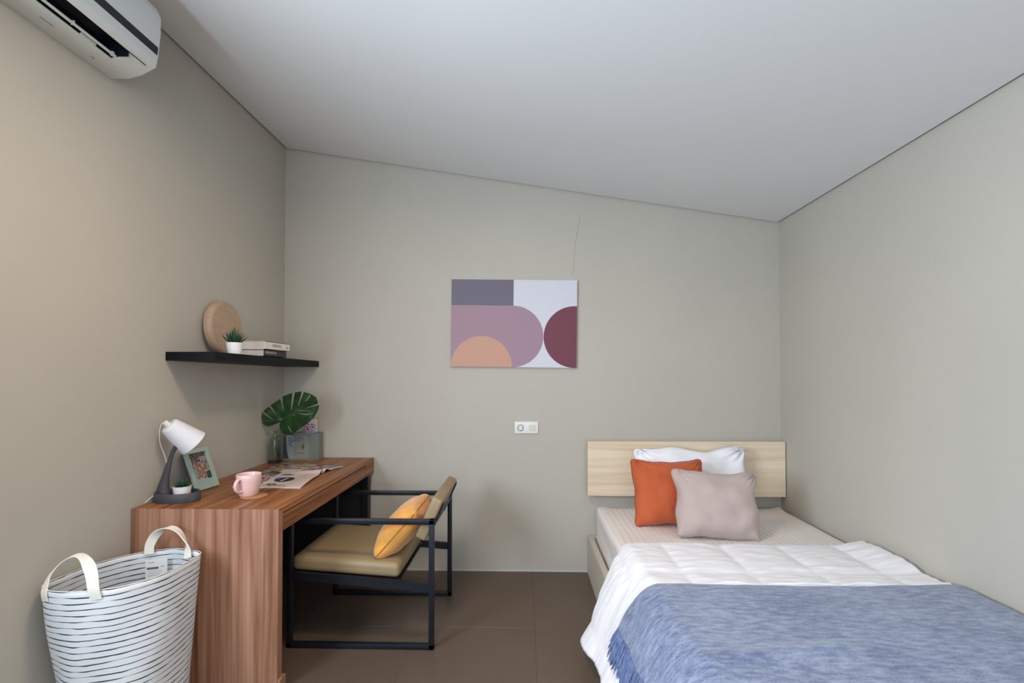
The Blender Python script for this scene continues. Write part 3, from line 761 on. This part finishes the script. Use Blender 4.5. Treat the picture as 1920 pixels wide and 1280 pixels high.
# open magazine
def bil(A, B, Cc, Dd, u, v): return (Vector(A) * (1 - u) + Vector(B) * u) * (1 - v) + (Vector(Dd) * (1 - u) + Vector(Cc) * u) * v
P1 = ((-1.435, 2.335, 0), (-1.092, 2.324, 0), (-1.130, 2.680, 0), (-1.490, 2.700, 0))
P2 = ((-1.490, 2.700, 0), (-1.130, 2.680, 0), (-1.092, 2.880, 0), (-1.520, 3.005, 0))
zt = DZ + .003
def h1(u, v): return .004 + .010 * sin(pi * v) * u + .020 * exp(-((v - .93) / .10) ** 2) * sm(.3, 1, u)
def h2(u, v): return .004 + .016 * exp(-((v - .16) / .12) ** 2) * sm(.4, 1, u) + .006 * sin(pi * v)
def mg1(u, v):
    c = (214, 192, 184)
    n = nz(u * 9, v * 14, 3); n2 = nz(u * 22, v * 30, 5)
    if u < .36 and .18 < v < .70:
        c = (124, 58, 50) if n > -.1 else (160, 116, 104)
        if n2 > .12: c = (222, 204, 196)
        if n2 < -.33: c = (60, 40, 40)
    if u < .34 and v > .74 : c = (48, 44, 44) if n > -.1 else (150, 136, 130)
    d = sqrt(((u - .60) / .15) ** 2 + ((v - .42) / .15) ** 2)
    if d < 1: c = (34, 38, 54)
    if d < .95 and abs((u - .60) - (v - .42) * .2) < .02 and abs(v - .42) < .1: c = (190, 186, 184)
    if ((u - .47) / .05) ** 2 + ((v - .5) / .07) ** 2 < 1: c = (88, 108, 168)
    if ((u - .50) / .10) ** 2 + ((v - .13) / .07) ** 2 < 1: c = (84, 92, 84) if n2 > -.1 else (190, 180, 172)
    if .30 < u < .42 and .03 < v < .13: c = (128, 132, 118) if n2 > 0 else c
    if .52 < u < .74 and .09 < v < .12: c = (150, 120, 106)
    if u > .74 and .12 < v < .80 and (v * 24) % 1 < .35 and u < .96 - .05 * nz(v * 30, 1): c = (196, 166, 158)
    if .42 < u < .62 and .72 < v < .84 and n > -.05: c = (120, 108, 98)
    return lin(c)
def mg2(u, v):
    n = nz(u * 8, v * 8, 13); n2 = nz(u * 20, v * 20, 15)
    if u > .60:
        c = (104, 88, 88)
        if v < .65 and n > .0: c = (200, 160, 148)
        if n2 > .3: c = (170, 80, 76)
        if v > .78 and .72 < u < .9: c = (200, 196, 198)
        if v > .90: c = (52, 44, 44)
        if u > .96 : c = (206, 196, 190)
    elif u > .28:
        c = (180, 166, 154) if n > .0 else (136, 112, 92)
        if v < .25: c = (206, 190, 180)
    else: c = (150, 130, 112) if n > -.1 else (84, 70, 60)
    return lin(c)
mz = thing('magazine', 'open magazine with printed photos lying on the middle of the desk', 'magazine', (-1.3, 2.68, DZ))
for nm, Q, hf, pt in (('near_page', P1, h1, mg1), ('far_page', P2, h2, mg2)):
    f = lambda u, v, dz=0.0: bil(*Q, u, v) + Vector((0, 0, DZ + hf(u, v) + dz))
    k = MB().grid(76, 60, lambda u, v: f(u, v), paint=pt)
    k.build(nm, PAPER, mz, rec=False, angle=180)
    e = MB()      # page edges beneath
    ring = [(i / 30, 0) for i in range(30)] + [(1, i / 30) for i in range(30)] + [(1 - i / 30, 1) for i in range(30)] + [(0, 1 - i / 30) for i in range(30)]
    o_ = len(e.v); n_ = len(ring)
    for u, v in ring: p = f(u, v, -.0003); e.v.append(p)
    for u, v in ring: p = f(u, v); p.z = max(DZ + .0002, p.z - .004); e.v.append(p)
    for i in range(n_): e.f.append((i, (i + 1) % n_, n_ + (i + 1) % n_, n_ + i)); e.mi.append(0)
    e.build('page_edge', PAGES, mz, rec=False)

# glass bottle with a monstera leaf
bx, by = -1.572, 3.0
gb = thing('glass_bottle', 'clear glass bottle holding a monstera leaf, far end of the desk', 'bottle', (bx, by, DZ))
pr = [(.0001, 0), (.036, 0), (.041, .005), (.042, .02), (.042, .138), (.0395, .149), (.030, .157), (.0175, .161), (.0160, .186), (.021, .190), (.021, .197), (.0175, .198), (.0130, .194), (.0140, .160), (.027, .154), (.0365, .147), (.0388, .137), (.0385, .02), (.034, .009), (.0001, .009)]
MB().lathe(pr, (bx, by, DZ), 40).build('bottle', BOTTLE, gb)
out = [(160, 430), (200, 385), (270, 330), (350, 275), (440, 222), (500, 180), (570, 148), (640, 130), (700, 118), (790, 104), (850, 125), (920, 148), (990, 190), (1008, 250), (1012, 300), (1026, 320), (1022, 370), (1000, 430), (960, 500), (900, 560), (840, 605), (780, 640), (700, 690), (640, 740), (600, 765), (530, 768), (470, 758), (425, 725), (405, 680), (402, 620), (425, 570), (400, 580), (340, 603), (290, 625), (230, 642), (190, 625), (165, 590), (152, 520)]
slits = [((180, 430), (300, 522), 9, 4), ((278, 335), (345, 425), 13, 3), ((458, 215), (472, 385), 17, 3), ((655, 125), (590, 385), 17, 5), ((800, 100), (708, 312), 12, 5), ((900, 168), (832, 252), 7, 5),
         ((1030, 295), (848, 352), 10, 3), ((950, 432), (830, 455), 4, 9), ((830, 455), (715, 438), 9, 3), ((900, 402), (705, 398), 3, 6), ((548, 640), (600, 722), 6, 9), ((600, 455), (650, 475), 3, 3)]
def inpoly(x, y):
    r = False; j = len(out) - 1
    for i in range(len(out)):
        xi, yi = out[i]; xj, yj = out[j]
        if (yi > y) != (yj > y) and x < (xj - xi) * (y - yi) / (yj - yi) + xi: r = not r
        j = i
    return r
def segd(x, y, a, b):
    dx, dy = b[0] - a[0], b[1] - a[1]; t = max(0, min(1, ((x - a[0]) * dx + (y - a[1]) * dy) / (dx * dx + dy * dy)))
    return sqrt((x - a[0] - dx * t) ** 2 + (y - a[1] - dy * t) ** 2), t
rib = [(450, 530), (560, 462), (700, 400), (850, 350), (1015, 318)]
def ribd(x, y): return min(segd(x, y, rib[i], rib[i + 1])[0] for i in range(4))
vein = [((470, 515), (200, 560)), ((480, 510), (240, 400)), ((500, 500), (390, 270)), ((560, 462), (550, 170)), ((640, 425), (720, 130)), ((740, 385), (880, 160)), ((850, 350), (990, 240)),
        ((560, 470), (560, 740)), ((480, 520), (440, 700)), ((620, 440), (740, 640)), ((700, 405), (890, 540)), ((800, 370), (990, 400))]
def lxy(u, v): return 145 + 890 * u, 95 + 685 * v
def lpos(u, v):
    x, y = lxy(u, v); d = ribd(x, y)
    return (-1.6815 + .00041 * x, 2.945 - .018 * (x - 450) / 500 - .00010 * d + .000012 * max(0, y - 560) * 10 + .004 * nz(x * .01, y * .01), 1.2475 - .00041 * y)
def lkeep(u, v):
    x, y = lxy(u, v)
    if not inpoly(x, y): return False
    for a, b, r0, r1 in slits:
        d, t = segd(x, y, a, b)
        if d < 1.2 * (r0 + (r1 - r0) * t): return False
    return True
def lpaint(u, v):
    x, y = lxy(u, v); c = (24, 58, 24); n = nz(x * .008, y * .008, 2)
    c = tuple(q * (1 + .30 * n) for q in c)
    if n > .25: c = (36, 74, 28)
    if ribd(x, y) < 5: c = (50, 88, 44)
    elif min(segd(x, y, a, b)[0] for a, b in vein) < 3.2: c = (36, 76, 36)
    return lin(c)
lf = thing('monstera_leaf', 'large split monstera leaf standing in the glass bottle', 'plant', (bx, by, DZ + .19))
lo = MB().grid(210, 162, lpos, paint=lpaint, keep=lkeep).build('leaf_blade', LEAFM, lf, rec=False, angle=180)
lo.modifiers.new('s', 'SOLIDIFY').thickness = .0009
MB().tube(catmull([(-1.500, 2.942, 1.030), (-1.515, 2.946, 1.01), (-1.523, 2.97, .975), (-1.5655, 3.0, .94), (-1.572, 3.0, .90), (-1.580, 3.0, .82), (-1.588, 3.0, .775)], 6), [.0022 + .0006 * (i > 10) for i in range(37)], 8).build('petiole', PETI, lf)

# sage green letter bin with cards
bn = thing('letter_holder', 'sage green metal letter holder with an illustrated front, desk corner', 'holder', (-1.455, 3.145, DZ))
c0, c1, q0, q1 = -1.566, -1.352, 3.090, 3.200
mb = MB(); z0, z1 = DZ, DZ + .172
prf = [(c0, q0), (c1 - .03, q0), (c1, q0 + .045), (c1, q1), (c0, q1)]
n = len(prf)
inn = [(c0 + .003, q0 + .003), (c1 - .031, q0 + .003), (c1 - .003, q0 + .046), (c1 - .003, q1 - .003), (c0 + .003, q1 - .003)]
vs = [(x, y, z0) for x, y in prf] + [(x, y, z1) for x, y in prf] + [(x, y, z0 + .003) for x, y in inn] + [(x, y, z1) for x, y in inn]
fs = [tuple(reversed(range(n)))] + [(i, (i + 1) % n, n + (i + 1) % n, n + i) for i in range(n)] + [(2 * n + i, 3 * n + i, 3 * n + (i + 1) % n, 2 * n + (i + 1) % n) for i in range(n)] + [(n + i, n + (i + 1) % n, 3 * n + (i + 1) % n, 3 * n + i) for i in range(n)] + [tuple(range(2 * n, 3 * n))]
mb.add(vs, fs); mb.build('box', SAGE, bn, smooth=False)
def binart(u, v):
    c = (140, 144, 134)
    e = (u - .0) * .55 + (1 - v) * .15
    if u < .09 + .10 * (1 - v) ** 3: c = (62, 68, 66)
    elif u < .34 : c = (150, 154, 158)
    if u > .9: c = (120, 134, 122)
    if .16 < u < .30 and .50 < v < .92 and nz(u * 24, v * 12, 3) > 0: c = (84, 92, 132)
    if .30 < u < .66 and .74 < v < .98 and nz(u * 18, v * 18, 6) > -.05: c = (100, 102, 104)
    if abs(u - .72) < .008 and v > .62: c = (90, 86, 74)
    d = abs(u - .72) / .06 + abs(v - .50) / .15
    if d < 1: c = (112, 84, 72)
    if .42 < u < .80 and .215 < v < .25 and (u * 60) % 1 < .75: c = (104, 100, 92)
    if .40 < u < .62 and abs(v - .55) < .006: c = (118, 116, 108)
    return lin(c)
MB().grid(70, 56, lambda u, v: (c0 + .004 + (c1 - .034 - c0 - .004) * u, q0 - .0006, z0 + .012 + .150 * v), paint=binart).build('front_print', PAPER, bn, smooth=False, rec=False)
def card(u, v):
    c = (214, 206, 206)
    n = nz(u * 6 + v * 3, v * 16, 2)
    if .30 < v < .75 and n > -.02 and u < .85: c = (170, 60, 124) if n > .12 else (206, 150, 180)
    if v < .30: c = (150, 170, 200) if n > -.1 else (206, 206, 212)
    if v < .16 and u > .75: c = (70, 96, 160)
    return lin(c)
cdm = MB().box((-1.455, 3.1565, .80), (-1.372, 3.158, 1.012)); 
cdo = tag(cdm.build('greeting_card', BWHITE, smooth=False), 'white card with pink and blue print sticking out of the letter holder', 'card')
MB().grid(40, 50, lambda u, v: (-1.455 + .083 * u, 3.156, .905 + .107 * v), paint=card).build('card_print', PAPER, cdo, smooth=False, rec=False)
tag(MB().box((-1.552, 3.1265, .7545), (-1.40, 3.128, .925)).build('envelope', mat('envelope_grey', (176, 178, 180), .7), smooth=False), 'pale grey envelope standing in the letter holder', 'envelope')

# ------------------------------------------------------------------ laundry bag
def bagmat():
    m = bpy.data.materials.new('striped_canvas'); m.use_nodes = True; N = m.node_tree.nodes; Lk = m.node_tree.links; b = N['Principled BSDF']
    b.inputs['Roughness'].default_value = .9; b.inputs['Specular IOR Level'].default_value = .2
    tc = N.new('ShaderNodeTexCoord'); sx = N.new('ShaderNodeSeparateXYZ'); Lk.new(tc.outputs['UV'], sx.inputs[0])
    mp = N.new('ShaderNodeMapping'); mp.inputs['Scale'].default_value = (9, 30, 1); Lk.new(tc.outputs['UV'], mp.inputs[0])
    n = N.new('ShaderNodeTexNoise'); n.inputs['Scale'].default_value = 1; n.inputs['Detail'].default_value = 2; Lk.new(mp.outputs[0], n.inputs['Vector'])
    def M(op, a, bb=None, c=None):
        q = N.new('ShaderNodeMath'); q.operation = op
        for i, x in enumerate((a, bb, c)):
            if x is None: continue
            if isinstance(x, (int, float)): q.inputs[i].default_value = x
            else: Lk.new(x, q.inputs[i])
        return q.outputs[0]
    ph = M('ADD', M('DIVIDE', M('SUBTRACT', sx.outputs[1], .003), .0200), M('MULTIPLY', n.outputs[0], .35))
    fr_ = M('FRACT', ph); idx = M('FLOOR', ph)
    mp2 = N.new('ShaderNodeCombineXYZ'); Lk.new(M('MULTIPLY', sx.outputs[0], 14), mp2.inputs[0]); Lk.new(M('MULTIPLY', idx, 7.3), mp2.inputs[1])
    n2 = N.new('ShaderNodeTexNoise'); n2.inputs['Scale'].default_value = 1; n2.inputs['Detail'].default_value = 1; Lk.new(mp2.outputs[0], n2.inputs['Vector'])
    wd = M('MULTIPLY', M('SUBTRACT', n2.outputs[0], .22), .55)
    wd = M('MINIMUM', wd, .21)
    ln = M('LESS_THAN', fr_, wd)
    mx = N.new('ShaderNodeMix'); mx.data_type = 'RGBA'; Lk.new(ln, mx.inputs[0]); mx.inputs[6].default_value = L4((216, 219, 221)); mx.inputs[7].default_value = L4((60, 64, 74))
    Lk.new(mx.outputs[2], b.inputs['Base Color'])
    n3 = N.new('ShaderNodeTexNoise'); n3.inputs['Scale'].default_value = 500; Lk.new(tc.outputs['Object'], n3.inputs['Vector'])
    bp = N.new('ShaderNodeBump'); bp.inputs['Distance'].default_value = .0005; Lk.new(n3.outputs[0], bp.inputs['Height']); Lk.new(bp.outputs[0], b.inputs['Normal'])
    return m
BAG = bagmat()
rim = [(-1.602, 1.570), (-1.545, 1.530), (-1.478, 1.524), (-1.409, 1.546), (-1.342, 1.582), (-1.285, 1.660), (-1.264, 1.755), (-1.266, 1.860), (-1.330, 1.895), (-1.425, 1.918), (-1.535, 1.872), (-1.606, 1.767), (-1.614, 1.650)]
RC = [Vector((p.x, p.y)) for p in catmull([(x, y, 0) for x, y in rim], 14, closed=True)]
NR = len(RC); cen = Vector((-1.436, 1.728))
per = [0]
for i in range(NR): per.append(per[-1] + (RC[(i + 1) % NR] - RC[i]).length)
def bagpos(i, d):
    """i perimeter index, d metres below the rim"""
    p = RC[i % NR]; k = sm(0, .45, d) * .55 + d / .6 * .45
    dr_ = (p - cen).normalized(); q = cen + Vector((dr_.x * .176, dr_.y * .180))
    r = p.lerp(q, min(1, k)); a = i / NR * 2 * pi
    r = r + dr_ * (.004 * sin(a * 5 + d * 9) * sin(pi * min(1, d / .6)) - .008 * sm(.54, .6, d))
    r.x = max(r.x, -1.617)
    return Vector((r.x, r.y, .6 + .004 * sin(a * 2 + .7) - d))
lb = thing('laundry_bag', 'tall white canvas laundry bag with thin black stripes, beside the desk end panel', 'bag', (-1.436, 1.728, 0))
mb = MB()
DN = 40
for j in range(DN + 1):
    for i in range(NR): mb.v.append(bagpos(i, .597 * j / DN))
for j in range(DN):
    for i in range(NR):
        i2 = (i + 1) % NR; mb.f.append((j * NR + i, (j + 1) * NR + i, (j + 1) * NR + i2, j * NR + i2)); mb.mi.append(0)
        a, b = per[i], per[i + 1]; v0, v1 = .597 * j / DN, .597 * (j + 1) / DN
        mb.uv[len(mb.f) - 1] = [(a, v0), (a, v1), (b, v1), (b, v0)]
mb.f.append(tuple(DN * NR + i for i in range(NR))); mb.mi.append(0)
bo = mb.build('bag_body', BAG, lb, angle=50, rec=False)
bo.modifiers.new('s', 'SOLIDIFY').thickness = .0022
MB().tube([bagpos(i, -.0005) for i in range(NR)], .0014, 6, closed=True).build('rim_edge', STRAP, lb)
# side seam seen inside
def strap(path, wd0, name='handle', th=.0016):
    pts = catmull([p for p, _ in path], 8); wv = catmull([w for _, w in path], 8); mb = MB(); n = len(pts)
    for i, (p, w_) in enumerate(zip(pts, wv)):
        tt = (pts[min(i + 1, n - 1)] - pts[max(0, i - 1)]).normalized(); w_ = (w_ - tt * w_.dot(tt)).normalized(); nn = tt.cross(w_)
        mb.v += [p - w_ * wd0 - nn * th, p + w_ * wd0 - nn * th, p + w_ * wd0 + nn * th, p - w_ * wd0 + nn * th]
    for i in range(n - 1):
        for j in range(4): mb.f.append((i * 4 + j, i * 4 + (j + 1) % 4, i * 4 + 4 + (j + 1) % 4, i * 4 + 4 + j)); mb.mi.append(0)
    mb.f += [(3, 2, 1, 0), tuple((n - 1) * 4 + j for j in range(4))]; mb.mi += [0, 0]
    return mb.build(name, STRAP, lb, angle=40)
strap([((-1.400, 1.548, .568), (1, .25, 0)), ((-1.405, 1.543, .605), (1, .25, 0)), ((-1.418, 1.548, .655), (.9, .5, 0)), ((-1.455, 1.562, .697), (.3, 1, -.2)), ((-1.500, 1.575, .700), (-.1, 1, 0)),
       ((-1.545, 1.575, .675), (-.4, 1, 0)), ((-1.572, 1.560, .635), (-.75, .75, 0)), ((-1.560, 1.533, .598), (-.95, .45, 0)), ((-1.556, 1.533, .568), (-.95, .35, 0))], .0165)
strap([((-1.492, 1.885, .590), (1, .3, 0)), ((-1.492, 1.888, .625), (1, .3, 0)), ((-1.472, 1.893, .665), (.8, .6, 0)), ((-1.432, 1.900, .692), (.2, 1, 0)), ((-1.388, 1.900, .680), (-.2, 1, 0)),
       ((-1.352, 1.893, .640), (-.5, .8, 0)), ((-1.335, 1.882, .605), (-.8, .3, 0)), ((-1.330, 1.876, .580), (-.9, .2, 0))], .0165)
def tagp(u, v):
    c = (222, 222, 220)
    if .06 < u < .60 and .52 < v < .64: c = (96, 98, 100)
    if .12 < u < .45 and .82 < v < .86: c = (150, 150, 150)
    if .70 < u < .88 and .60 < v < .68: c = (176, 176, 174)
    if .14 < u < .75 and v < .46 and (v * 9) % 1 < .3: c = (188, 188, 184)
    return lin(c)
MB().grid(30, 30, lambda u, v: Vector((-1.490 + .068 * u, 1.874 + .0265 * u - .010, .575 - .085 * (1 - v))), paint=tagp).build('care_tag', TAG, lb, smooth=False, rec=False)

# ------------------------------------------------------------------ air conditioner on the left wall
AE = 1.828; AS = .95; AN = 1.725
ac = thing('air_conditioner', 'white split air conditioner high on the left wall', 'air conditioner', (-1.55, 1.4, 2.466))
full = [(-1.63, 2.469), (-1.556, 2.466), (-1.500, 2.480), (-1.462, 2.500), (-1.446, 2.508), (-1.437, 2.551), (-1.428, 2.640), (-1.428, 2.705), (-1.448, 2.745), (-1.501, 2.779), (-1.56, 2.790), (-1.63, 2.790)]
notch = [(-1.63, 2.469), (-1.556, 2.466), (-1.528, 2.473), (-1.548, 2.535), (-1.500, 2.560), (-1.470, 2.545), (-1.462, 2.500), (-1.446, 2.508)] + full[5:]
MB().prism(full, 'y', AN, AE).build('end_cap', ACW, ac, angle=30)
MB().prism(notch, 'y', AS, AN).build('body', ACW, ac, angle=30)
ml = MB(); ml.prism([(-1.5475, 2.536), (-1.500, 2.5595), (-1.471, 2.5445), (-1.4635, 2.503), (-1.467, 2.503), (-1.474, 2.541), (-1.500, 2.556), (-1.544, 2.533), (-1.529, 2.476), (-1.530, 2.4745)], 'y', AS + .004, AN - .002)
ml.box((-1.545, AN - .004, 2.483), (-1.466, AN - .001, 2.545)).build('air_outlet', ACD, ac, smooth=False)
lv = MB().prism([(-1.5155, 2.4775), (-1.5110, 2.4790), (-1.5100, 2.4850), (-1.5150, 2.4840)], 'y', AS, AN - .004); lv.build('louver', ACW, ac, smooth=False)
for y in (AN - .018, AN - .17, AN - .36):
    MB().box((-1.524, y, 2.480), (-1.512, y + .008 if y > 1.7 else y + .003, 2.494)).build('louver_bracket', ACW, ac, smooth=False)
MB().box((-1.534, AN - .13, 2.4745), (-1.522, AN - .075, 2.482)).build('outlet_clip', ACW, ac, smooth=False)
# front panel, slightly proud, and its dark display strip
MB().prism([(-1.4475, 2.509), (-1.4358, 2.549), (-1.4268, 2.640), (-1.4268, 2.703), (-1.4465, 2.7425), (-1.4485, 2.7425), (-1.4300, 2.703), (-1.4300, 2.640), (-1.439, 2.551), (-1.449, 2.511)], 'y', AS, AE - .006).build('front_panel', ACF, ac, angle=30)
MB().prism([(-1.4352, 2.552), (-1.4320, 2.583), (-1.4350, 2.583), (-1.4382, 2.552)], 'y', AS, AE - .0065).build('display_strip', ACD, ac, smooth=False)
MB().box((-1.4635, AN - .01, 2.4975), (-1.4615, AE - .03, 2.5005)).build('panel_seam', ACD, ac, smooth=False)
MB().tube([(-1.585 + .006 * cos(a), 1.70 + .008 * sin(a), 2.4665) for a in [pi * k / 8 for k in range(-3, 6)]], .0008, 5).build('moulded_mark', SOCKD, ac)
MB().box((-1.575, 1.50, 2.4665), (-1.572, 1.545, 2.4675)).build('moulded_line', SOCKD, ac, smooth=False)
